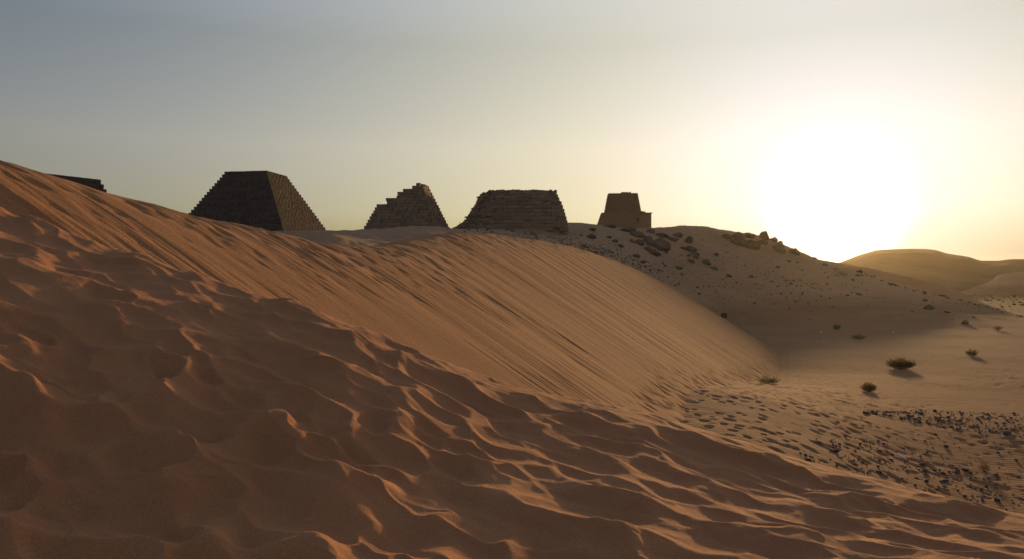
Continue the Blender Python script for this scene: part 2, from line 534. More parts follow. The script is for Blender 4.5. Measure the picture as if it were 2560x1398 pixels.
def land_height(X, Y):
    """World height of the valley floor and hill at world X, Y (arrays)."""
    X, Y = np.asarray(X, float), np.asarray(Y, float)
    sh = X.shape
    x, y = X.ravel(), Y.ravel()
    u = CX + F * x / y
    z = hill_base(np.clip(u, -400, 2900), y)
    up = smooth01((z + 7) / 3.0)
    z = z + (0.25 + 0.35 * up) * 0.4 * fbm(x * 0.06, y * 0.06, 3, 71)
    z = z + up * (0.16 * fbm(x * 0.35, y * 0.35, 4, 73) + 0.05 * fbm(x * 1.6, y * 1.6, 2, 75))
    flat = 1 - up
    mid = smooth01((75 - y) / 25)
    # prints: dense at the dune's foot, thinner elsewhere
    dens = np.exp(-((x - 14 - 0.28 * (y - 45)) / 8.0) ** 2)
    pr = pits(x, y, 0.50, 81, 0.3, 1.6, 0.46, 0.22)
    pr2 = pits(x + 5, y + 3, 0.80, 87, -0.4, 1.7, 0.6, 0.18)
    near = smooth01((95 - y) / 40)
    clump = smooth01(0.45 + 1.1 * fbm(x * 0.13, y * 0.13, 2, 93))
    z = z - np.maximum(flat, mid) * near * (0.066 * pr * (0.25 * clump + 0.75 * dens) + 0.060 * pr2 * clump)
    z = z + flat * (0.012 * fbm(x * 0.7, y * 1.1, 2, 89) + 0.022 * fbm(x * 0.9 + 30, y * 0.9, 4, 95) * smooth01((y - 38) / 25))
    # trampled sand apron at the foot of the slip face, rising towards the near dune
    rise = np.minimum(0.10 * np.log1p(np.exp(np.clip((60 - y) / 3.0, -30, 30))) * 3.0, 2.8)
    z = z + rise / (1 + np.exp(np.clip((x - 1.0 - 0.385 * y) / (0.07 * y), -30, 30))) * (y < 90)
    z = z + 0.2 * np.exp(-((x - 27) / 6) ** 2 - ((y - 37) / 7) ** 2)
    return (z + EYE).reshape(sh)

_LU = np.arange(1080, 2700, 5.0)
_LY = np.geomspace(12, 245, 900)
_LZ = land_height((_LU[:, None] - CX) / F * _LY, np.broadcast_to(_LY, (len(_LU), len(_LY))))
def land_point(px, py, y0=12.0, y1=240.0):
    """Where the land shows at photograph pixel (px, py), nearest first."""
    g = min(max((px - _LU[0]) / 5.0, 0), len(_LU) - 1.001)
    i = int(g)
    Z = _LZ[i] * (1 - g + i) + _LZ[i + 1] * (g - i)
    e = Z - (EYE + (CY - py) / F * _LY)
    e = np.where((_LY < y0) | (_LY > y1), -1e3, e)
    k = int(np.argmax(e >= 0))
    if e[k] < 0: k = int(np.argmax(e))
    Y = _LY[k]
    if k and e[k - 1] > -100: Y = _LY[k - 1] + (_LY[k] - _LY[k - 1]) * e[k - 1] / (e[k - 1] - e[k])
    return np.array([(px - CX) / F * Y, Y, np.interp(Y, _LY, Z)])

def build_land():
    u = np.concatenate([np.linspace(-400, 1240, 240)[:-1], np.linspace(1240, 2640, 640)[:-1], np.linspace(2640, 2900, 40)])
    # rows follow the view: dense where the floor shows
    yy = np.concatenate([np.linspace(2100, 1330, 40)[:-1], np.linspace(1330, 805, 215)[:-1]])
    Ya = 7 * F / (yy - CY)
    Yb = np.concatenate([np.linspace(Ya[-1], 205, 150)[1:], np.linspace(205, 330, 24)[1:]])
    Yr = np.concatenate([Ya, Yb])
    U, Y = np.meshgrid(u, Yr)
    X = (U - CX) / F * Y
    Z = land_height(X, Y)
    V = np.stack([X, Y, Z], -1).reshape(-1, 3)
    fc = grid_faces(*Y.shape)
    n0 = hill_nodes(u)[:, 0, 0] + 6
    edge = np.broadcast_to(n0[None, :], Y.shape)
    edge = edge + 4 * fbm(X * 0.08, Y * 0.08, 2, 91)
    is_hill = (Y > edge).reshape(-1)[fc[:, 0]]
    for name, sel, mat, lab, cat in (
            ('ground', ~is_hill, M_VALLEY, 'flat reddish sand valley floor marked with many footprints', 'ground'),
            ('hill', is_hill, M_HILL, 'gravelly brown hillside that carries the pyramids and boulders', 'hill')):
        f = fc[sel]
        ids, inv = np.unique(f, return_inverse=True)
        o = obj(name, mesh_np(name, V[ids], inv.reshape(-1, 4), mat))
        tag(o, lab, cat, kind='structure')
build_land()

# ------------------------------------------------------------------ the big slip-face dune
_CK = [  # crest: photograph column, row, distance, downhill direction (x, y), slope
    (-1700, 60, 6.6, 0.977, -0.21, 0.655), (-900, 190, 8.7, 0.977, -0.21, 0.655), (-420, 290, 10.6, 0.977, -0.21, 0.655), (-200, 352, 11.6, 0.977, -0.21, 0.655),
    (0, 407, 12.6, 0.977, -0.21, 0.655), (120, 443, 13.3, 0.977, -0.21, 0.655), (260, 484, 14.2, 0.977, -0.21, 0.655), (470, 538, 16.0, 0.977, -0.21, 0.655),
    (600, 565, 17.6, 0.977, -0.21, 0.655), (700, 587, 18.9, 0.977, -0.21, 0.655), (770, 604, 20.0, 0.977, -0.21, 0.655), (850, 613, 21.8, 0.977, -0.21, 0.655),
    (940, 616, 24.7, 0.977, -0.21, 0.655), (1000, 608, 27.8, 0.977, -0.21, 0.655), (1060, 594, 32.4, 0.955, -0.295, 0.644), (1130, 582, 37.7, 0.955, -0.295, 0.644),
    (1200, 583, 43.2, 0.955, -0.295, 0.644), (1280, 593, 50.0, 0.955, -0.295, 0.644), (1400, 612, 62.0, 0.955, -0.295, 0.644), (1500, 641, 72.0, 0.955, -0.295, 0.644),
    (1600, 684, 79.5, 0.955, -0.295, 0.644), (1700, 740, 82.0, 0.955, -0.295, 0.644), (1800, 805, 80.0, 0.955, -0.295, 0.644), (1860, 856, 75.0, 0.955, -0.295, 0.644),
    (1900, 899, 69.0, 0.955, -0.295, 0.644), (1928, 940, 65.0, 0.955, -0.295, 0.644)]
def build_slip_dune():
    ck = np.array(_CK, float)
    nc = 1250
    u = np.concatenate([np.linspace(ck[0, 0], -300, 110)[:-1], np.linspace(-300, ck[-1, 0], nc)])
    c = [cubic(u, ck[:, 0], ck[:, j]) for j in range(1, 6)]
    for j in range(5): c[j] = blur(c[j], 8, 0)
    yc, Yc, dx, dy, sl = c
    n = np.hypot(dx, dy)
    dx, dy = dx / n, dy / n
    Xc = (u - CX) / F * Yc
    zc = (CY - yc) / F * Yc
    t = np.concatenate([-np.linspace(1, 0, 14)[:-1] ** 1.5 * 9, np.linspace(0, 1, 150) ** 1.35 * 27])[:, None]
    X = Xc + dx * t
    Y = Yc + dy * t
    w = 0.9
    down = np.sqrt(t * t + w * w) - w
    Z = np.where(t > 0, zc - sl * down, zc - 0.16 * down * (1 + 0.35 * np.abs(t)))
    # arc length along the crest for the streaks
    sarc = np.concatenate([[0], np.cumsum(np.hypot(np.diff(Xc), np.diff(Yc)))])
    sarc = np.cumsum(np.concatenate([[0], np.abs(np.diff(Xc) * dy[1:] - np.diff(Yc) * dx[1:]) + 0.35 * np.hypot(np.diff(Xc), np.diff(Yc))]))
    S = np.broadcast_to(sarc, X.shape)
    T = np.broadcast_to(t, X.shape)
    wob = 0.12 * pnoise(S * 0.25, T * 0.2, 101)
    sw = S + wob
    a = pnoise(sw / 0.15, T / 4.0, 103)
    b = pnoise(sw / 0.30, T / 5.0, 105)
    cc = pnoise(sw / 0.10, T / 2.0, 107)
    e = pnoise(sw / 1.5, T / 9.0, 109)
    mod = 0.40 + 0.60 * smooth01(0.5 + 0.9 * pnoise(S * 0.17, T * 0.13, 111))
    cut = np.maximum(0, pnoise(sw / 0.26, T / 2.4, 113) - 0.30)
    cut2 = np.maximum(0, pnoise(sw / 0.36, T / 2.0, 117) - 0.36)
    mod = mod * (1 - 0.55 * smooth01((S - 30) / 45.0))
    gone = smooth01(0.55 + 1.3 * fbm(S * 0.30 + 3, T * 0.35, 3, 119))
    st = mod * (0.4 + 0.6 * gone) * (0.011 * a + 0.017 * b + 0.006 * cc) + 0.035 * e - (0.08 * cut + 0.08 * cut2) * mod * gone
    body = smooth01((T + 0.6) / 1.6)
    floor = land_height(X, np.maximum(Y, 9)) - EYE
    foot = smooth01((Z - floor) / 2.0)
    Z = Z + st * body * (0.25 + 0.75 * foot)
    # prints on the toe and along the crest shoulder
    toe = smooth01((1.3 - (Z - floor)) / 1.1)
    Z = Z - toe * (0.075 * pits(X, Y, 0.50, 81, 0.3, 1.6, 0.46, 0.22) + 0.05 * pits(X + 5, Y + 3, 0.80, 87, -0.4, 1.7, 0.6, 0.18))
    pr = pits(X, Y, 0.42, 121, 0.1, 1.5, 0.6, 0.26)
    Z = Z - 0.05 * pr * np.exp(-((T - 0.5) / 2.2) ** 2)
    Z = Z + 0.05 * fbm(S * 0.5, T * 0.5, 2, 125) * np.exp(-(T / 2.0) ** 2)
    k = 0.35
    low = floor - 0.36
    hi = np.maximum(Z, low)
    Z = hi + k * np.log(np.exp((Z - hi) / k) + np.exp((low - hi) / k))
    V = np.stack([X, Y, Z + EYE], -1).reshape(-1, 3)
    o = obj('sand_dune', mesh_np('sand_dune', V, grid_faces(*X.shape)[:, ::-1], M_SAND_SLIP))
    tag(o, 'long smooth orange slip face streaked by sand slides below the pyramids', 'dune', kind='structure')
build_slip_dune()

# ------------------------------------------------------------------ far desert
def ridge_sheet(name, keys, front, back, mat, label, cat, seed, rough, nu=260, nf=60):
    """A hill seen along its ridge keys (column, row, distance); its front and back slopes run front/back metres deep."""
    k = np.array(keys, float)
    u = np.linspace(k[0, 0], k[-1, 0], nu)
    yr, Yr = cubic(u, k[:, 0], k[:, 1]), cubic(u, k[:, 0], k[:, 2])
    zr = (CY - yr) / F * Yr
    s = np.concatenate([np.linspace(-1, 0, nf), np.linspace(0, 1, nf // 2)[1:]])[:, None]
    Y = Yr + np.where(s < 0, s * front, s * back)
    X = (u - CX) / F * Y
    X = np.where(s > 0, (u - CX) / F * Y, X)
    g = np.abs(s)
    drop = zr + 10.5
    Z = zr - drop * (0.55 * g + 0.45 * smooth01(g)) * 1.0
    Z = Z + rough * np.minimum(g * 4, 1) * fbm(X * 3.0 / front, Y * 3.0 / front, 4, seed)
    V = np.stack([X, Y, Z + EYE - 0.02], -1).reshape(-1, 3)
    o = obj(name, mesh_np(name, V, grid_faces(*Y.shape), mat))
    tag(o, label, cat, kind='structure')

def build_far():
    # plain
    Y = np.concatenate([np.linspace(150, 700, 150), np.geomspace(710, 2450, 50)])
    u = np.linspace(-2200, 4800, 300)
    U, YY = np.meshgrid(u, Y)
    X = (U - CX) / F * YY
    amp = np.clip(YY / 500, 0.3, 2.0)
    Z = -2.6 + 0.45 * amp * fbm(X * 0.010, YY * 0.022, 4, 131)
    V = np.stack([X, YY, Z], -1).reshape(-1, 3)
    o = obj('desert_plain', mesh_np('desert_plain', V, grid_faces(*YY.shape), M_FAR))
    tag(o, 'hazy sandy plain with faint bands beyond the hill', 'plain', kind='structure')
    ridge_sheet('distant_dune', [(1980, 640, 262), (2060, 651, 262), (2122, 662, 260), (2180, 672, 258), (2240, 685, 256), (2300, 698, 252), (2350, 712, 248),
                (2400, 730, 243), (2440, 749, 238), (2475, 768, 233)], 48, 70, M_SAND_SLIP,
                'dark smooth dune flank showing behind the hill edge', 'dune', 141, 0.3)
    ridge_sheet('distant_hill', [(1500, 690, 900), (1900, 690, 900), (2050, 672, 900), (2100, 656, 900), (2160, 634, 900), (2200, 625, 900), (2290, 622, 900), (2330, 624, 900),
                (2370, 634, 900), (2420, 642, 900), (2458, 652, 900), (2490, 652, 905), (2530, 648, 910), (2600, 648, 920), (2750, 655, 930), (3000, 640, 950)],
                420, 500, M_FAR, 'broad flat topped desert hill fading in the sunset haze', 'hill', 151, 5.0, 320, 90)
    ridge_sheet('distant_mesa', [(2350, 742, 560), (2410, 727, 560), (2448, 714, 560), (2478, 702, 560), (2496, 688, 560), (2530, 682, 562), (2570, 679, 565), (2700, 676, 570), (2850, 690, 575)],
                70, 160, M_HILL, 'low dark bank rising from the plain at the picture edge', 'hill', 161, 1.0, 160, 40)
build_far()

# ------------------------------------------------------------------ stone blocks
RNG = random.Random(5)
def block_mesh_arrays(seed, ch=0.06):
    """Chamfered unit block with worn corners: verts (24), quads and tris."""
    r = np.random.RandomState(seed)
    vs, idx = [], {}
    for sx in (-1, 1):
        for sy in (-1, 1):
            for sz in (-1, 1):
                j = r.uniform(-0.03, 0.03, 3)
                c = ch * r.uniform(0.5, 1.6)
                for ax in range(3):
                    p = np.array([sx, sy, sz], float) * 0.5
                    for a in range(3):
                        if a != ax: p[a] -= np.sign(p[a]) * c
                    idx[(sx, sy, sz, ax)] = len(vs)
                    vs.append(p + j)
    quads, tris = [], []
    for ax in range(3):
        o = [a for a in range(3) if a != ax]
        for s in (-1, 1):
            ring = []
            for a, b in ((-1, -1), (1, -1), (1, 1), (-1, 1)):
                k = [0, 0, 0]; k[ax] = s; k[o[0]] = a; k[o[1]] = b
                ring.append(idx[(*k, ax)])
            quads.append(ring)
    for ax in range(3):
        o = [a for a in range(3) if a != ax]
        for a in (-1, 1):
            for b in (-1, 1):
                q = []
                for s, fa in ((-1, o[0]), (1, o[0]), (1, o[1]), (-1, o[1])):
                    k = [0, 0, 0]; k[ax] = s; k[o[0]] = a; k[o[1]] = b
                    q.append(idx[(*k, fa)])
                quads.append(q)
    for sx in (-1, 1):
        for sy in (-1, 1):
            for sz in (-1, 1):
                tris.append([idx[(sx, sy, sz, a)] for a in range(3)])
    vs = np.array(vs)
    def fix(fs):
        out = []
        for f in fs:
            p = vs[f]
            n = np.cross(p[1] - p[0], p[2] - p[0])
            out.append(f if np.dot(n, p.mean(0)) > 0 else f[::-1])
        return np.array(out)
    return vs, fix(quads), fix(tris)
BLOCKS = [block_mesh_arrays(s) for s in range(8)]
_block_cache = {}
def block_me(i, mat):
    key = (i, mat.name)
    if key not in _block_cache:
        v, q, t = BLOCKS[i]
        _block_cache[key] = mesh_np('stone_block', v, [q, t], mat, smooth=False)
    return _block_cache[key]

class Joined:
    def __init__(self): self.v, self.q, self.t, self.n = [], [], [], 0
    def block(self, i, loc, size, rz=0.0):
        v, q, t = BLOCKS[i]
        p = v * np.array(size)
        c, s = math.cos(rz), math.sin(rz)
        p = np.stack([p[:, 0] * c - p[:, 1] * s, p[:, 0] * s + p[:, 1] * c, p[:, 2]], -1) + np.array(loc)
        self.v.append(p); self.q.append(q + self.n); self.t.append(t + self.n); self.n += len(p)
    def raw(self, v, t):
        self.v.append(v); self.t.append(t + self.n); self.n += len(v)
    def build(self, name, mat, parent=None, smooth=False):
        if not self.v: return None
        fl = []
        if self.q: fl.append(np.concatenate(self.q))
        if self.t: fl.append(np.concatenate(self.t))
        return obj(name, mesh_np(name, np.concatenate(self.v), fl, mat, smooth), parent)

def stepped_core(courses, mat, parent, name='core'):
    """One connected stepped solid: courses = [(x0, x1, y0, y1, z0, z1)] from the bottom up."""
    v, q = [], []
    for (x0, x1, y0, y1, z0, z1) in courses:
        for z in (z0, z1):
            v += [(x0, y0, z), (x1, y0, z), (x1, y1, z), (x0, y1, z)]
    nr = len(v) // 4
    for k in range(nr - 1):
        for a in range(4):
            b = (a + 1) % 4
            q.append((k * 4 + a, k * 4 + b, (k + 1) * 4 + b, (k + 1) * 4 + a))
    q.append((0, 3, 2, 1))
    e = (nr - 1) * 4
    q.append((e, e + 1, e + 2, e + 3))
    return obj(name, mesh_np(name, np.array(v), np.array(q), mat, False), parent)

def pyramid(label, centre, yaw, base, top, height, n, mat, bw, keep=None, part_faces=('front', 'side'), limit=300, ragged=0.0,
            top_only=0, depth=0.55, rough=0.035, seed=1):
    """Stepped masonry pyramid of separate blocks round a stepped core. Local -Y is the front face, +X the side face.
    keep(x, y, z) says whether the ruin still has a block there (local metres)."""
    R = random.Random(seed)
    root = empty('pyramid', centre, yaw)
    tag(root, label, 'pyramid')
    ch = height / n
    stuff = Joined()
    cand = []
    cores = []
    for k in range(n):
        hw = (base + (top - base) * k / max(n - 1, 1)) / 2
        z0 = k * ch
        x0 = -hw
        if keep:
            while x0 < hw - 1 and not keep(x0 + 0.3, -hw, z0 + ch / 2): x0 += 0.1
        cx0 = x0 + (0.35 if x0 > -hw else 0.4)
        cores.append((min(cx0, hw - 0.8), hw - 0.4, -hw + 0.3, hw - 0.3, z0 + (0.0 if k else -1.0), z0 + ch - 0.02))
        for face in ('front', 'back', 'side', 'far_side'):
            span0, span1 = (-hw, hw) if face in ('front', 'back') else (-hw + depth, hw - depth)
            p = span0
            first = True
            while p < span1 - 0.05:
                w = R.uniform(*bw) * (0.6 if first and k % 2 else 1.0)
                first = False
                if span1 - p - w < bw[0] * 0.5: w = span1 - p
                mid = p + w / 2
                off = R.uniform(-rough, rough)
                if R.random() < ragged: off -= R.uniform(0.05, 0.22)
                d = depth
                if face == 'front': loc, size = (mid, -hw + d / 2 - off, z0 + ch / 2), (w - 0.03, d, ch - 0.025)
                elif face == 'back': loc, size = (mid, hw - d / 2 + off, z0 + ch / 2), (w - 0.03, d, ch - 0.025)
                elif face == 'side': loc, size = (hw - d / 2 + off, mid, z0 + ch / 2), (d, w - 0.03, ch - 0.025)
                else: loc, size = (-hw + d / 2 - off, mid, z0 + ch / 2), (d, w - 0.03, ch - 0.025)
                p += w
                if keep and not keep(loc[0], loc[1], loc[2]):
                    continue
                i = R.randrange(len(BLOCKS))
                rz = R.uniform(-0.012, 0.012)
                if face in part_faces and (not top_only or k >= n - top_only):
                    pri = {'front': 0, 'side': 1}.get(face, 2)
                    cand.append((pri, -k if top_only else k, R.random(), i, loc, size, rz))
                else:
                    stuff.block(i, loc, size, rz)
        if keep and x0 > -hw:      # broken edge: rough stones close the end of the course
            y = -hw + depth
            while y < hw - depth:
                w = R.uniform(*bw)
                stuff.block(R.randrange(8), (x0 + 0.3 + R.uniform(-0.1, 0.15), min(y + w / 2, hw - 0.4), z0 + ch / 2), (0.6, w - 0.03, ch - 0.025), R.uniform(-0.1, 0.1))
                y += w
    cand.sort(key=lambda c: c[:2] if top_only else (c[0], c[2]))
    for j, (pri, k, _, i, loc, size, rz) in enumerate(cand):
        if j < limit:
            o = obj('stone_block', block_me(i, mat), root)
            o.location = loc
            o.scale = size
            o.rotation_euler = (0, 0, rz)
        else:
            stuff.block(i, loc, size, rz)
    stepped_core(cores, mat, root)
    s = stuff.build('masonry', mat, root)
    if s: tag(s, kind='stuff')
    return root

def ground_anchor(px, py, Y):
    p = unproject(px, py, Y)
    return p

# dark pyramid with the flat broken-off top
Y1 = 110.0
c1 = unproject(712, 590, Y1)                        # near corner of the base
yaw1 = RAD(-10.0)
b1 = 17.3
def corner_to_centre(c, yaw, base):
    ca, sa = math.cos(yaw), math.sin(yaw)
    lx, ly = -base / 2, base / 2
    return (c[0] + lx * ca - ly * sa, c[1] + lx * sa + ly * ca, c[2])
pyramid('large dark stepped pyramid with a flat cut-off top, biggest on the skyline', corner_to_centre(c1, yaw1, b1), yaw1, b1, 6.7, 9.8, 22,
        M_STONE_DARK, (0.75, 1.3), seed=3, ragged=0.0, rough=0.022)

# ruined pyramid with the stepped left flank
Y2 = 116.0
b2 = 11.3
yaw2 = RAD(-6.3)
c2 = unproject(1096, 579, Y2)
ctr2 = corner_to_centre(c2, yaw2, b2)
_sil = np.array([(917, 580), (926, 552), (935, 528), (944, 508), (966, 506), (968, 497), (976, 496), (976.5, 489), (992, 489), (993, 481), (1010, 480),
                 (1011, 472), (1022, 471), (1037, 470), (1038, 463), (1049, 463), (1050, 456.5), (1062, 456)], float)
def keep2(x, y, z):
    ca, sa = math.cos(yaw2), math.sin(yaw2)
    wx, wy, wz = ctr2[0] + x * ca - y * sa, ctr2[1] + x * sa + y * ca, ctr2[2] + z
    wy = ctr2[1] - b2 / 2 * 0.7
    px = CX + F * wx / wy
    py = CY - F * (wz - EYE) / wy
    if px < 945 or px > 1056: return True
    lim = np.interp(px, _sil[:, 0], _sil[:, 1])
    return py > lim + 1.0
pyramid('ruined brown pyramid with a jagged stair-like broken flank and pointed tip', ctr2, yaw2, b2, 5.1, 7.5, 16, M_STONE_BROWN, (0.75, 1.35),
        keep=keep2, ragged=0.22, rough=0.06, seed=8)

# top of the pyramid behind the dune crest
c0 = unproject(253, 449, 80.0)
yaw0 = RAD(60)
b0, t0, h0 = 15.0, 8.0, 9.0
_loc = np.array([t0 / 2, -t0 / 2])       # local corner front/side at the top
ca, sa = math.cos(yaw0 - RAD(0)), math.sin(yaw0)
_lx, _ly = t0 / 2, -t0 / 2
ctr0 = (c0[0] - (_lx * ca - _ly * sa), c0[1] - (_lx * sa + _ly * ca), c0[2] - h0)
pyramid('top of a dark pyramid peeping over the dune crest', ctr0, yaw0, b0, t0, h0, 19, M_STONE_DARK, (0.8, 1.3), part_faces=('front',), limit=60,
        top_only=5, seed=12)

# ------------------------------------------------------------------ rocks
def rock_arrays(seed, sub, flat=0.7, cuts=6, rough=0.18):
    import bmesh
    bm = bmesh.new()
    bmesh.ops.create_icosphere(bm, subdivisions=sub, radius=1.0)
    r = np.random.RandomState(seed)
    v = np.array([x.co[:] for x in bm.verts])
    t = np.array([[x.index for x in f.verts] for f in bm.faces])
    bm.free()
    for _ in range(cuts):                     # broken faces
        n = r.normal(size=3); n /= np.linalg.norm(n)
        d = r.uniform(0.62, 0.9)
        dist = v @ n - d
        v = v - np.clip(dist, 0, None)[:, None] * n * 0.85
    nz = fbm(v[:, 0] * 1.3 + seed * 3.1, v[:, 1] * 1.3 + v[:, 2] * 0.9 - seed, 4, seed + 200)
    v = v * (1 + rough * nz)[:, None]
    v[:, 2] *= flat
    v -= (v.max(0) + v.min(0)) / 2
    v /= (v.max(0) - v.min(0))                # unit box
    return v, t
BIG_ROCKS = [rock_arrays(s, 4, 0.7, 12, 0.24) for s in (1, 2, 3, 4, 5, 6)]
SMALL_ROCKS = [rock_arrays(s, 2, 0.7, 5, 0.12) for s in (21, 22, 23, 24, 25, 26)]
TINY_ROCKS = [rock_arrays(s, 1, 0.7, 4, 0.12) for s in (31, 32, 33, 34, 35)]
_rock_cache = {}
def rock_me(kind, i, mat, name):
    key = (kind, i, mat.name, name)
    if key not in _rock_cache:
        v, t = {'big': BIG_ROCKS, 'small': SMALL_ROCKS, 'tiny': TINY_ROCKS}[kind][i]
        _rock_cache[key] = mesh_np(name, v, t, mat, smooth=False)
    return _rock_cache[key]

def place_rock(name, px, py, w, h, label, group=None, mat=M_BOULDER, i=None, tilt=0.0, kind='big', cat='boulder', sink=0.22, deep=0.8, rz=None):
    """px, py: middle of the rock's foot in the photograph; w, h: its size there in pixels."""
    p = land_point(px, py)
    s = p[1] / F
    i = RNG.randrange(6) if i is None else i
    o = obj(name, rock_me(kind, i, mat, name))
    hh = h * s * (1 + sink)
    o.scale = (w * s * 1.06, max(w * deep, h) * s, hh)
    o.location = (p[0], p[1] + 0.25 * w * s * deep, p[2] + hh * (0.5 - sink))
    o.rotation_euler = (0, tilt, RNG.uniform(-0.5, 0.5) if rz is None else rz)
    tag(o, label, cat, group)
    return o

def c5(x, y): return 1440 + x / 4.129, 450 + y / 4.129
G_SLOPE, G_OUT = 'dark boulders strewn over the hillside', 'rocks of the outcrop on the ridge'
boulders = [  # crop x, foot y, w, h (crop pixels), label
    (165, 522, 80, 27, 'flat dark boulder alone on bare sand beside the chapel pyramid', 0),
    (155, 605, 105, 55, 'rounded dark boulder on sand below the flat one', 0),
    (340, 600, 62, 26, 'small flat dark boulder on open sand under the chapel pyramid', 0),
    (405, 643, 66, 34, 'small blocky dark boulder at the edge of the rubble field', 0),
    (462, 692, 68, 36, 'dark boulder half buried among pale rubble', 0),
    (360, 492, 125, 44, 'long low boulder lying against the foot of the chapel pyramid', 0),
    (530, 534, 180, 52, 'long dark slab of rock in front of the chapel pyramid', 0),
    (640, 594, 175, 78, 'wedge shaped boulder with a pointed end below the chapel', 0.12),
    (576, 646, 42, 44, 'small upright pointed rock left of the big boulder pair'.replace('left of', 'next to'), 0),
    (655, 668, 105, 62, 'dark rounded rock touching the biggest boulder', 0),
    (745, 655, 120, 85, 'peaked rock leaning on the top of the biggest boulder', 0),
    (860, 716, 255, 138, 'biggest dark rounded boulder on the hillside', 0.15),
    (748, 732, 80, 52, 'dark rock just under the biggest boulder', 0.2),
    (815, 778, 140, 66, 'flat tilted slab downhill of the biggest boulder', 0.35),
    (770, 546, 90, 44, 'rock at the corner of the chapel on the ridge', 0),
    (880, 585, 160, 46, 'long low ledge of rock uphill of the biggest boulder', 0.15),
    (1005, 634, 110, 52, 'grey rock beside the long ledge', 0.1),
    (1055, 590, 125, 55, 'broad brown rock high on the ridge shoulder', 0.1),
    (1170, 654, 95, 82, 'tall greyish boulder standing on the upper slope', 0),
    (1168, 734, 170, 62, 'wide flat grey boulder in the middle of the slope', 0.12),
    (1225, 780, 110, 42, 'flat rock just below the wide grey boulder', 0.1),
    (1235, 815, 66, 38, 'small rock hanging just under the flat rock on the mid slope', 0.2), (1165, 790, 60, 26, 'thin rock between the wide grey boulder and the lower slope', 0.1), (1190, 856, 86, 46, 'tilted rock a little downhill of the grey boulder cluster', 0.25),
    (1350, 874, 90, 62, 'jagged upright rock on the lower slope', 0.1),
    (1448, 780, 56, 34, 'lone small rock on bare slope past the wide grey boulder', 0.1), (1048, 920, 108, 36, 'long thin dark rock low on the slope', 0.1), (1428, 928, 86, 40, 'slanting flat rock under the jagged upright rock', 0.25),
    (622, 800, 82, 38, 'low dark rock among the rubble near the dune crest', 0), (935, 760, 28, 20, 'very small rock just below the biggest boulder', 0), (50, 575, 50, 14, 'thin flat stone on sand close to the ruined mound', 0), (690, 860, 60, 34, 'brownish rock half sunk near the dune crest', 0),
    (1580, 1000, 60, 30, 'small rock low on the slope above the signboard', 0.1), (1810, 1010, 50, 34, 'small squarish rock in the stony patch under the ridge outcrop', 0), (2200, 845, 50, 18, 'thin rock just under the low end of the outcrop', 0.1), (2080, 910, 60, 26, 'small flat rock on the hazy slope below the outcrop', 0.1),
]
for x, y, w, h, lab, tilt in boulders:
    px, py = c5(x, y)
    place_rock('boulder', px, py, w / 4.129, h / 4.129, lab or 'small dark rock lying loose on the mid hillside', G_SLOPE, tilt=tilt)
outcrop = [
    (1570, 610, 120, 55, 'low brown rock at the start of the ridge outcrop', 0.1),
    (1680, 600, 170, 72, 'broad flat brown rock capping the ridge outcrop', 0),
    (1800, 600, 130, 62, 'square topped brown rock in the ridge outcrop', 0.05),
    (1700, 680, 190, 90, 'large rounded brown rock below the outcrop cap', 0.1),
    (1820, 715, 190, 100, 'big bulging brown rock on the flank under the outcrop', 0.1),
    (1950, 612, 100, 92, 'tall egg shaped boulder standing on the ridge against the sun glow', 0),
    (1930, 665, 120, 60, 'rock supporting the tall egg shaped boulder', 0.1),
    (2045, 640, 80, 58, 'small knob of rock on the ridge past the egg shaped boulder', 0.2),
    (2110, 672, 70, 50, 'last squared rock where the outcrop steps down', 0.1),
    (2105, 752, 130, 105, 'large smooth rock on the slope under the squared rock', 0.2),
    (2260, 770, 130, 80, 'smooth rock at the low end of the ridge outcrop', 0.35),
]
for x, y, w, h, lab, tilt in outcrop:
    px, py = c5(x, y)
    place_rock('outcrop_rock', px, py, w / 4.129, h / 4.129, lab, G_OUT, M_OUTCROP, tilt=tilt, cat='rock')
def c6(x, y): return 2000 + x / 4.571, 580 + y / 4.571
lower = [
    (1480, 888, 145, 62, 'dome shaped dark boulder alone low on the hill shoulder', 0.05), (1690, 926, 72, 22, 'thin dark slab beside the dome shaped boulder', 0.1),
    (1892, 1054, 98, 56, 'blocky dark boulder on bare sand near the hill foot', 0.05), (500, 496, 115, 48, 'dark rock at the skyline edge of the hill shoulder', 0.25),
    (1640, 742, 90, 26, 'flat dark rock at the skyline where the shoulder drops to the plain', 0.1), (290, 388, 74, 30, 'second small rock down the glowing hill shoulder', 0.2), (165, 312, 66, 30, 'small rock highest on the glowing hill shoulder', 0.2), (430, 440, 66, 32, 'third small rock down the glowing hill shoulder', 0.25), (675, 505, 80, 26, 'flat rock just past the dark skyline rock', 0.2),
    (1062, 608, 100, 30, 'long rock halfway along the hill shoulder edge', 0.2), (1990, 978, 46, 16, 'tiny dark rock uphill of the blocky boulder', 0), (1435, 796, 58, 32, 'small tilted rock just uphill of the dome shaped boulder', 0.2), (680, 722, 70, 24, 'thin rock on the smooth flank under the shoulder edge', 0.2),
]
for x, y, w, h, lab, tilt in lower:
    px, py = c6(x, y)
    place_rock('boulder', px, py, w / 4.571, h / 4.571, lab or 'small dark rock along the falling edge of the hill shoulder', 'rocks on the hill shoulder', tilt=tilt)

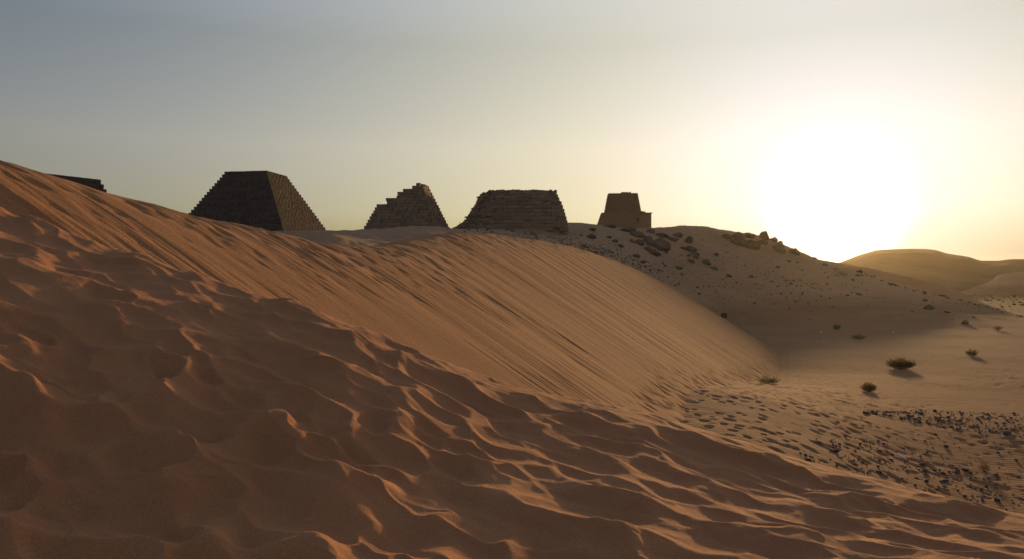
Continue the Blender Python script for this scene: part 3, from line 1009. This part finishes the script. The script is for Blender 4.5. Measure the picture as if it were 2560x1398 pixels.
# loose stones: the larger ones one by one, the rest as gravel
def scatter(n, region, seed):
    """region(rng) -> (px, py, size px)"""
    R = random.Random(seed)
    return [region(R) for _ in range(n)]
def patch_a(R):
    while True:
        a = R.random()
        px = 2060 + 480 * a + R.gauss(0, 60)
        py = 1105 + 150 * a + R.gauss(0, 30)
        if R.random() < 0.28: px, py = R.uniform(2040, 2560), R.uniform(1085, 1285)
        crest = np.interp(px, [1900, 2100, 2400, 2560, 2700], [1122, 1182, 1262, 1302, 1330])
        if 1995 < px < 2640 and 1078 < py < crest: break
    return px, py, min(19, 2.4 + R.expovariate(1 / 2.7)), 'a'
def patch_b(R):
    px = R.uniform(2160, 2620)
    top = np.interp(px, [2160, 2300, 2620], [1030, 1026, 1036])
    bot = np.interp(px, [2160, 2300, 2400, 2620], [1036, 1058, 1076, 1100])
    return px, R.uniform(top, bot), 2.0 + R.expovariate(1 / 1.9), 'b'
def hill_spots(R):
    m = R.random()
    if m < 0.45: px, py = R.gauss(1920, 110), R.gauss(720, 26)
    elif m < 0.75: px, py = R.uniform(1500, 1850), R.uniform(600, 740)
    else: px, py = R.uniform(1700, 2500), R.uniform(640, 800)
    return px, py, 1.8 + R.expovariate(1 / 1.6), 'h'
def talus(R):
    a = R.random()
    px = 1150 + 520 * a + R.gauss(0, 20)
    py = np.interp(px, [1140, 1280, 1420, 1560, 1680], [578, 588, 612, 655, 700]) + R.gauss(0, 13) - 4
    return px, py, 3.0 + R.expovariate(1 / 2.0), 't'
def ledge(R):
    a = R.random()
    px = 2140 + 420 * a
    py = np.interp(px, [2122, 2240, 2350, 2459, 2560], [667, 711, 737, 762, 790]) + abs(R.gauss(0, 5)) + 1
    return px, py, 2.5 + R.expovariate(1 / 1.6), 'e'
spots = (scatter(440, patch_a, 1) + scatter(700, patch_b, 2) + scatter(800, hill_spots, 3) + scatter(700, talus, 4) + scatter(170, ledge, 5))
spots.sort(key=lambda s: -s[2])
_lab = {'a': ('dark stone in the near stone patch on the valley floor', 'dark stones of the near patch on the valley floor'),
        'b': ('small dark stone in the far gravel band on the valley floor', 'stones of the far gravel band'),
        'h': ('small stone scattered on the gravelly hillside', 'stones scattered on the hillside'),
        't': ('broken stone in the rubble below the ruined mound', 'rubble stones below the ruined mound'),
        'e': ('small dark stone along the falling skyline of the hill shoulder', 'stones along the hill shoulder edge')}
gravel = {k: Joined() for k in 'abhte'}
single = 0
RS = random.Random(77)
def fast_land(px, py, kind):
    return land_point(px, py, 14 if kind in 'ab' else 60, 75 if kind in 'ab' else 200)
for px, py, sz, kd in spots:
    p = fast_land(px, py, kd)
    if abs(CX + F * p[0] / p[1] - px) > 2: continue
    s = p[1] / F
    w = sz * s * RS.uniform(0.85, 1.2)
    dim = (w, w * RS.uniform(0.6, 1.0), w * RS.uniform(0.34, 0.66))
    rz = RS.uniform(0, 6.28)
    loc = (p[0], p[1], p[2] + dim[2] * 0.22)
    mat = M_PEBBLE if kd in 'ab' else M_BOULDER
    if kd == 't': mat = M_STONE_MOUND if RS.random() < 0.6 else M_BOULDER
    if single < 295:
        o = obj('stone', rock_me('small', RS.randrange(6), mat, 'stone'))
        o.location, o.scale, o.rotation_euler = loc, dim, (RS.uniform(-0.2, 0.2), RS.uniform(-0.2, 0.2), rz)
        tag(o, _lab[kd][0], 'stone', _lab[kd][1])
        single += 1
    else:
        v, t = TINY_ROCKS[RS.randrange(5)]
        q = v * np.array(dim)
        c, sn = math.cos(rz), math.sin(rz)
        q = np.stack([q[:, 0] * c - q[:, 1] * sn, q[:, 0] * sn + q[:, 1] * c, q[:, 2]], -1) + np.array(loc)
        gravel[kd].raw(q, t)
for kd, lab, mat in (('a', 'fine dark gravel between the stones of the near patch', M_PEBBLE), ('b', 'dark gravel band across the valley floor', M_PEBBLE),
                     ('h', 'small dark gravel sprinkled over the hillside', M_BOULDER), ('t', 'loose rubble spilling below the ruined mound', M_STONE_MOUND),
                     ('e', 'line of small stones along the hill shoulder', M_BOULDER)):
    o = gravel[kd].build('rubble' if kd == 't' else 'gravel', mat)
    if o: tag(o, lab, 'rubble' if kd == 't' else 'gravel', kind='stuff')

# ------------------------------------------------------------------ the ruined mound (eroded pyramid)
def build_mound():
    Ym = 138.0
    base = unproject(1280, 588, Ym)
    s = Ym / F
    root = empty('ruined_pyramid', (base[0], base[1], base[2]))
    tag(root, 'squat eroded pyramid mound with rubble flanks and a ragged flat top', 'pyramid')
    # outline rows: (photo row, left column, right column)
    rows = np.array([(600, 1118, 1420), (574, 1138, 1414), (560, 1162, 1413), (548, 1170, 1410), (536, 1178, 1407), (522, 1188, 1402),
                     (512, 1193, 1399), (501, 1198, 1395), (492, 1206, 1391), (486, 1220, 1386), (482.5, 1255, 1366), (481, 1285, 1335)], float)
    nz, na = 74, 230
    py = np.interp(np.linspace(0, 1, nz) ** 0.9, np.linspace(0, 1, len(rows)), rows[:, 0])
    L = np.interp(-py, -rows[:, 0], rows[:, 1])
    Rr = np.interp(-py, -rows[:, 0], rows[:, 2])
    z = (588 - py) * s
    V = []
    a = np.linspace(0, 2 * math.pi, na, endpoint=False)
    for k in range(nz):
        cxk = ((L[k] + Rr[k]) / 2 - 1280) * s
        hx = (Rr[k] - L[k]) / 2 * s
        hy = 8.0 * (0.35 + 0.65 * (Rr[k] - L[k]) / (rows[0, 2] - rows[0, 1])) if k < nz - 12 else hy * 0.93
        e = 0.32                                   # squarish plan
        c, sn = np.cos(a), np.sin(a)
        x = np.sign(c) * np.abs(c) ** e
        y = np.sign(sn) * np.abs(sn) ** e
        # courses step in; the left flank is rubble
        step = 0.10 * (np.sin(z[k] * 2 * math.pi / 0.55) > 0)
        per = a * 7.0
        n = fbm(per * 0.9 + 3 * x, z[k] * 0.9 + 2.1 * y, 4, 301)
        n2 = fbm(per * 3.0, z[k] * 2.6, 3, 307)
        rubble = smooth01((0.35 - x) * 0.9) * 0.6 + 0.4
        r = -step + 0.16 * n * rubble + 0.14 * n2 * rubble
        rim = smooth01((k - nz * 0.80) / (nz * 0.2))
        top = rim * (0.32 * fbm(per * 0.45 + 5, y * 1.5, 3, 311) - 0.30 * np.exp(-((x * hx + cxk - 6.4) / 0.5) ** 2))
        V.append(np.stack([cxk + x * (hx + r), y * (hy + r), np.full(na, z[k]) + 0.05 * n2 + top], -1))
    V = np.concatenate(V)
    i = np.arange(nz * na).reshape(nz, na)
    j = np.roll(i, -1, axis=1)
    q = np.stack([i[:-1], j[:-1], j[1:], i[1:]], -1).reshape(-1, 4)
    V = np.concatenate([V, [[V[-na:, 0].mean(), 0, z[-1] + 0.1]]])
    cap = np.stack([i[-1], j[-1], np.full(na, nz * na)], -1)
    obj('core', mesh_np('core', V, [q, cap], M_STONE_MOUND, True), root)
    # casing courses that survive on the lower front
    R = random.Random(9)
    ch = 0.62
    def hy_at(pyk):
        l = np.interp(-pyk, -rows[:, 0], rows[:, 1]); r = np.interp(-pyk, -rows[:, 0], rows[:, 2])
        return 8.0 * (0.35 + 0.65 * (r - l) / (rows[0, 2] - rows[0, 1]))
    n_part = 0
    loose = Joined()
    for k in range(11):
        z0 = 0.2 + k * ch
        pyk = 588 - (z0 + ch / 2) / s
        l = np.interp(pyk, [500, 520, 540, 560, 590], [1300, 1250, 1215, 1203, 1200]) + R.uniform(-8, 8)
        r = np.interp(-pyk, -rows[:, 0], rows[:, 2]) - 2
        if pyk < 515: r = 1375 - (515 - pyk) * 1.5
        p, e = (l - 1280) * s, (r - 1280) * s
        while p < e - 0.3:
            w = min(R.uniform(0.9, 2.1), e - p)
            if e - p - w < 0.4: w = e - p
            if R.random() > (0.06 if k < 7 else 0.22):
                hy = hy_at(pyk)
                o = obj('stone_block', block_me(R.randrange(8), M_STONE_BROWN), root)
                o.location = (p + w / 2, -hy + 0.05 + R.uniform(-0.08, 0.08), z0 + ch / 2)
                o.scale = (w - 0.04, 0.7, ch - 0.035)
                o.rotation_euler = (0, R.uniform(-0.01, 0.01), R.uniform(-0.02, 0.02))
            p += w
    # broken stones of the core: flanks and rim
    for k in range(520):
        pyk = R.uniform(486, 585) if R.random() < 0.8 else R.uniform(480, 488)
        l = np.interp(-pyk, -rows[:, 0], rows[:, 1]); r = np.interp(-pyk, -rows[:, 0], rows[:, 2])
        m = R.random()
        f = R.random() ** 1.6 * 0.55 if m < 0.6 else R.random()
        px = l + (r - l) * f
        if 520 < pyk and f > 0.3 and R.random() < 0.75: continue
        hy = hy_at(pyk)
        zz = (588 - pyk) * s
        sz = R.uniform(0.18, 0.55)
        y = -hy + R.uniform(-0.05, 0.2) if not (f < 0.02) else R.uniform(-hy, hy)
        if pyk < 484: y, sz = R.uniform(-hy, hy), sz * 0.55
        v, t = TINY_ROCKS[R.randrange(5)]
        loose.raw(v * np.array([sz * R.uniform(0.8, 1.7), sz, sz * R.uniform(0.5, 0.9)]) + np.array([(px - 1280) * s, y, zz]), t)
    o = loose.build('rubble', M_STONE_MOUND, root)
    tag(o, kind='stuff')
build_mound()

# sand drifted against the ruined pyramid's front
def drift(name, px, py, Y, w, h, d, label):
    p = unproject(px, py, Y)
    n = 40
    g = np.linspace(-1, 1, n)
    gx, gy = np.meshgrid(g, g)
    z = h * np.exp(-(gx * 2.0) ** 2 - (gy * 1.8) ** 2) * (1 + 0.15 * fbm(gx * 2, gy * 2, 2, 5)) - 0.35
    V = np.stack([gx * w, gy * d, z], -1).reshape(-1, 3)
    o = obj(name, mesh_np(name, V, grid_faces(n, n), M_SAND_SLIP))
    o.location = p
    tag(o, label, 'sand drift', kind='structure')
drift('sand_drift', 1035, 579, 114.0, 5.2, 1.15, 2.4, 'low heap of sand drifted against the broken pyramid')

# ------------------------------------------------------------------ pyramid with chapel on the ridge
def build_chapel_pyramid():
    Yp = 178.0
    s = Yp / F
    root = empty('chapel_pyramid', tuple(unproject(1547, 574, Yp)), RAD(-4))
    tag(root, 'slim tower-like pyramid on a wider base with a flat roofed chapel beside it', 'pyramid')
    R = random.Random(31)
    def courses(x0b, x1b, x0t, x1t, yb, yt, ycen, z0, z1, n, bw, depth=0.5):
        j = Joined(); core = []
        ch = (z1 - z0) / n
        for k in range(n):
            f = k / max(n - 1, 1)
            x0, x1 = x0b + (x0t - x0b) * f, x1b + (x1t - x1b) * f
            hy = (yb + (yt - yb) * f) / 2
            za = z0 + k * ch
            core.append((x0 + 0.3, x1 - 0.3, ycen - hy + 0.3, ycen + hy - 0.3, za - (1.2 if k == 0 else 0), za + ch - 0.02))
            for side in (0, 1, 2, 3):
                a0, a1 = (x0, x1) if side < 2 else (-hy + depth, hy - depth)
                p = a0
                while p < a1 - 0.05:
                    w = R.uniform(*bw)
                    if a1 - p - w < bw[0] * 0.5: w = a1 - p
                    off = R.uniform(-0.03, 0.03)
                    m = p + w / 2
                    if side == 0: loc, size = (m, ycen - hy + depth / 2 - off, za + ch / 2), (w - 0.03, depth, ch - 0.03)
                    elif side == 1: loc, size = (m, ycen + hy - depth / 2 + off, za + ch / 2), (w - 0.03, depth, ch - 0.03)
                    elif side == 2: loc, size = (x0 + depth / 2 - off, ycen + m, za + ch / 2), (depth, w - 0.03, ch - 0.03)
                    else: loc, size = (x1 - depth / 2 + off, ycen + m, za + ch / 2), (depth, w - 0.03, ch - 0.03)
                    j.block(R.randrange(8), loc, size)
                    p += w
        return j, core
    def X(px): return (px - 1547) * s
    def Z(py): return (574 - py) * s
    def tier(name, *args):
        j, core = courses(*args)
        o = stepped_core(core, M_STONE_CHAPEL, root, name)
        m = j.build('masonry', M_STONE_CHAPEL, o)
        tag(m, kind='stuff')
        return o
    tier('base_tier', X(1491), X(1596), X(1504), X(1590), 9.6, 8.0, 4.4, Z(574), Z(531), 10, (0.6, 1.1))
    tier('tower', X(1513.5), X(1604), X(1522), X(1596), 7.6, 6.0, 4.6, Z(531), Z(481), 14, (0.6, 1.1))
    cap = Joined()
    for px, w in ((1558, 8), (1567, 10), (1576, 6)):
        cap.block(3, (X(px), 2.2, Z(481) + 0.08), (w * s, 1.0, 0.34))
    o = cap.build('broken_cap', M_STONE_CHAPEL, root); tag(o, kind='stuff')
    ch = tier('chapel', X(1597), X(1629.5), X(1597), X(1629.5), 5.0, 4.9, 3.8, Z(576), Z(534.5), 9, (0.6, 1.0))
    # chapel roof slab with flared cornice, step against the tower
    def slab(name, x0, x1, y0, y1, z0, z1, flare):
        v = [(x0, y0, z0), (x1, y0, z0), (x1, y1, z0), (x0, y1, z0),
             (x0, y0 - flare * .4, (z0 + z1) / 2), (x1 + flare * .4, y0 - flare * .4, (z0 + z1) / 2), (x1 + flare * .4, y1 + flare * .4, (z0 + z1) / 2), (x0, y1 + flare * .4, (z0 + z1) / 2),
             (x0, y0 - flare, z1 - 0.06), (x1 + flare, y0 - flare, z1 - 0.06), (x1 + flare, y1 + flare, z1 - 0.06), (x0, y1 + flare, z1 - 0.06),
             (x0, y0 - flare, z1), (x1 + flare, y0 - flare, z1), (x1 + flare, y1 + flare, z1), (x0, y1 + flare, z1)]
        q = [(3, 2, 1, 0), (12, 13, 14, 15)]
        for k in range(3):
            for a in range(4):
                b = (a + 1) % 4
                q.append((4 * k + a, 4 * k + b, 4 * k + 4 + b, 4 * k + 4 + a))
        return obj(name, mesh_np(name, np.array(v), np.array(q), M_STONE_CHAPEL, False), root)
    slab('cornice', X(1598), X(1629.5), 1.32, 6.3, Z(534.4), Z(531), 0.26)
    st = Joined()
    st.block(2, (X(1606.5), 3.6, Z(530.2)), (1.5, 3.6, 0.55))
    st.block(4, (X(1604.5), 3.6, Z(528.2)), (0.8, 3.2, 0.4))
    o = st.build('roof_step', M_STONE_CHAPEL, root); tag(o, kind='stuff')
build_chapel_pyramid()

# ------------------------------------------------------------------ signboard at the dune edge
def build_sign():
    p = land_point(1810, 812, 60, 150)
    s = p[1] / F
    root = empty('signboard', tuple(p), RAD(-6))
    tag(root, 'small dark signboard on a thin post at the dune edge', 'sign')
    w, h, z0 = 14 * s, 10.6 * s, 17.5 * s
    def box(x0, x1, y0, y1, z0, z1):
        v = np.array([(x, y, z) for x in (x0, x1) for y in (y0, y1) for z in (z0, z1)])
        q = np.array([(0, 1, 3, 2), (4, 6, 7, 5), (0, 4, 5, 1), (2, 3, 7, 6), (0, 2, 6, 4), (1, 5, 7, 3)])
        return v, q
    v, q = box(-w / 2, w / 2, -0.02, 0.02, z0, z0 + h)
    v[7, 2] += 0.05; v[5, 2] += 0.05
    board = obj('board', mesh_np('board', v, q, M_METAL, False), root)
    for nm, b in (('frame_bar', (-w / 2 - .03, w / 2 + .03, -.035, -.022, z0 - .03, z0 + .05)), ('frame_bar', (-w / 2 - .03, -w / 2 + .04, -.035, -.022, z0 + .052, z0 + h - .02)),
                  ('frame_bar', (w / 2 - .04, w / 2 + .03, -.035, -.022, z0 + .052, z0 + h - .02))):
        v, q = box(*b)
        obj(nm, mesh_np(nm, v, q, M_METAL, False), board)
    a = np.linspace(0, 2 * math.pi, 9)[:-1]
    ring = np.stack([0.045 * np.cos(a), 0.045 * np.sin(a) + 0.07, 0 * a], -1)
    v = np.concatenate([ring + [0, 0, -0.4], ring + [0, 0, z0 + h * 0.8]])
    q = np.array([(k, (k + 1) % 8, 8 + (k + 1) % 8, 8 + k) for k in range(8)])
    obj('post', mesh_np('post', v, q, M_METAL, True), root)
build_sign()

# ------------------------------------------------------------------ scrub
def shrub(px, py, w, h, n, mat, label, seed, name='shrub', cat='shrub', spread=1.0, blade=0.05):
    p = land_point(px, py, 14, 200)
    s = p[1] / F
    W, H = w * s / 2, h * s
    R = np.random.RandomState(seed)
    root = empty(name, tuple(p))
    tag(root, label, cat, 'desert scrub on the valley floor')
    # thin stems from the foot, blades spread along them
    vs, ts, tv, tt = [], [], [], []
    for k in range(n):
        az = R.uniform(0, 2 * math.pi)
        rr = math.sqrt(R.uniform(0, 1)) * spread
        foot = np.array([math.cos(az) * rr * W * 0.45, math.sin(az) * rr * W * 0.45, -0.05])
        top = H * R.uniform(0.5, 1.05) * (1 - 0.45 * rr)
        tip = np.array([math.cos(az) * rr * W, math.sin(az) * rr * W, top])
        side = np.array([-math.sin(az), math.cos(az), 0]) * blade * H * 0.12
        b = len(tv) 
        tv += [foot - side, foot + side, tip]
        tt.append((b, b + 1, b + 2))
        for m in range(5):
            f = R.uniform(0.3, 1.0)
            c = foot + (tip - foot) * f
            d = R.normal(size=3); d[2] = abs(d[2]) * 0.8 + 0.1
            d /= np.linalg.norm(d)
            L = H * R.uniform(0.12, 0.30)
            sd = np.cross(d, R.normal(size=3)); sd /= np.linalg.norm(sd)
            sd *= blade * H * R.uniform(0.3, 0.8)
            b = len(vs)
            vs += [c - sd * 0.3, c + d * L * 0.5 + sd, c + d * L, c + d * L * 0.5 - sd]
            ts.append((b, b + 1, b + 2, b + 3))
    obj('stems', mesh_np('stems', np.array(tv), np.array(tt), M_TWIG, False), root)
    o = obj('foliage', mesh_np('foliage', np.array(vs), np.array(ts), mat, False), root)
    for c in root.children: c['kind'] = 'stuff'
    return root
shrub(2092, 824, 24, 18, 90, M_PALE, 'pale round desert bush, topmost on the valley floor', 1)
shrub(2146, 849, 34, 18, 90, M_GREEN, 'low green sprawling bush just below the pale bush', 2, spread=1.1)
shrub(2252, 922, 72, 32, 320, M_DRY, 'largest wide dry brown bush in the middle of the valley', 3)
shrub(2172, 979, 38, 27, 170, M_DRY, 'compact dry bush above the far gravel band', 4)
shrub(2430, 890, 30, 20, 100, M_GREEN, 'bright green upright bush near the blocky boulder', 5)
shrub(2494, 826, 24, 15, 70, M_DRY, 'small faded bush close to the hill foot', 6)
shrub(1922, 958, 62, 20, 200, M_GREEN, 'sparse grassy clump at the tip of the streaked dune', 7, 'grass_clump', 'grass clump', blade=0.04)
shrub(2460, 1178, 34, 30, 60, M_DRY, 'thin leggy dry plant among the dark stones', 8, 'desert_plant', 'plant', blade=0.035)

# scrub dots far out on the plain
def far_scrub():
    R = np.random.RandomState(3)
    j = Joined()
    for k in range(170):
        Y = R.uniform(230, 620)
        px = R.uniform(2380, 2640)
        x = (px - CX) / F * Y
        w = R.uniform(0.4, 1.4)
        v, t = TINY_ROCKS[R.randint(5)]
        v = v * (1 + 0.5 * R.uniform(-1, 1, (len(v), 1)))
        j.raw(v * np.array([w, w, w * 0.6]) + np.array([x, Y, -2.35]), t)
    o = j.build('scrub', M_DRY)
    tag(o, 'sparse dots of scrub far out on the hazy plain', 'scrub', kind='stuff')
far_scrub()

# ------------------------------------------------------------------ litter
def litter(px, py, w, h, label, seed):
    p = land_point(px, py, 14, 160)
    s = p[1] / F
    n = 9
    g = np.linspace(-0.5, 0.5, n)
    gx, gy = np.meshgrid(g, g)
    z = 0.5 * np.abs(fbm(gx * 3 + seed, gy * 3, 3, seed)) + 0.15
    V = np.stack([gx * w * s, gy * w * s * 0.8, z * h * s * 1.6], -1).reshape(-1, 3)
    V2 = V - np.array([0, 0, 0.004])
    f = grid_faces(n, n)
    o = obj('litter', mesh_np('litter', np.concatenate([V, V2]), np.concatenate([f, f[:, ::-1] + n * n]), M_PLASTIC, False))
    o.location = p
    o.rotation_euler = (0, 0, seed * 0.7)
    tag(o, label, 'litter', 'scraps of white litter')
litter(2258, 1145, 18, 5, 'crumpled white plastic scrap lying beside the dark stones', 3)
litter(2052, 831, 5, 3, 'tiny white scrap on sand below the pale bush', 5)
litter(2058, 855, 5, 3, 'tiny white scrap close to the low green bush', 7)
litter(2233, 832, 4, 2, 'tiny white scrap alone on the open slope', 9)

# ------------------------------------------------------------------ air
def build_haze():
    x0, x1, y0, y1, z0, z1 = -4600, 4700, -60, 2600, -6.5, 52
    v = np.array([(x, y, z) for x in (x0, x1) for y in (y0, y1) for z in (z0, z1)])
    q = np.array([(0, 1, 3, 2), (4, 6, 7, 5), (0, 4, 5, 1), (2, 3, 7, 6), (0, 2, 6, 4), (1, 5, 7, 3)])
    m = bpy.data.materials.new('evening haze')
    m.use_nodes = True
    nt = m.node_tree
    nt.nodes.clear()
    out = nt.nodes.new('ShaderNodeOutputMaterial')
    vol = nt.nodes.new('ShaderNodeVolumePrincipled')
    vol.inputs['Color'].default_value = (0.95, 0.85, 0.6, 1)
    vol.inputs['Density'].default_value = HAZE_DENSITY
    vol.inputs['Anisotropy'].default_value = 0.85
    nt.links.new(vol.outputs[0], out.inputs['Volume'])
    o = obj('haze', mesh_np('haze', v, q, m, False))
    tag(o, 'thin golden dust haze filling the evening air', 'haze', kind='stuff')
build_haze()
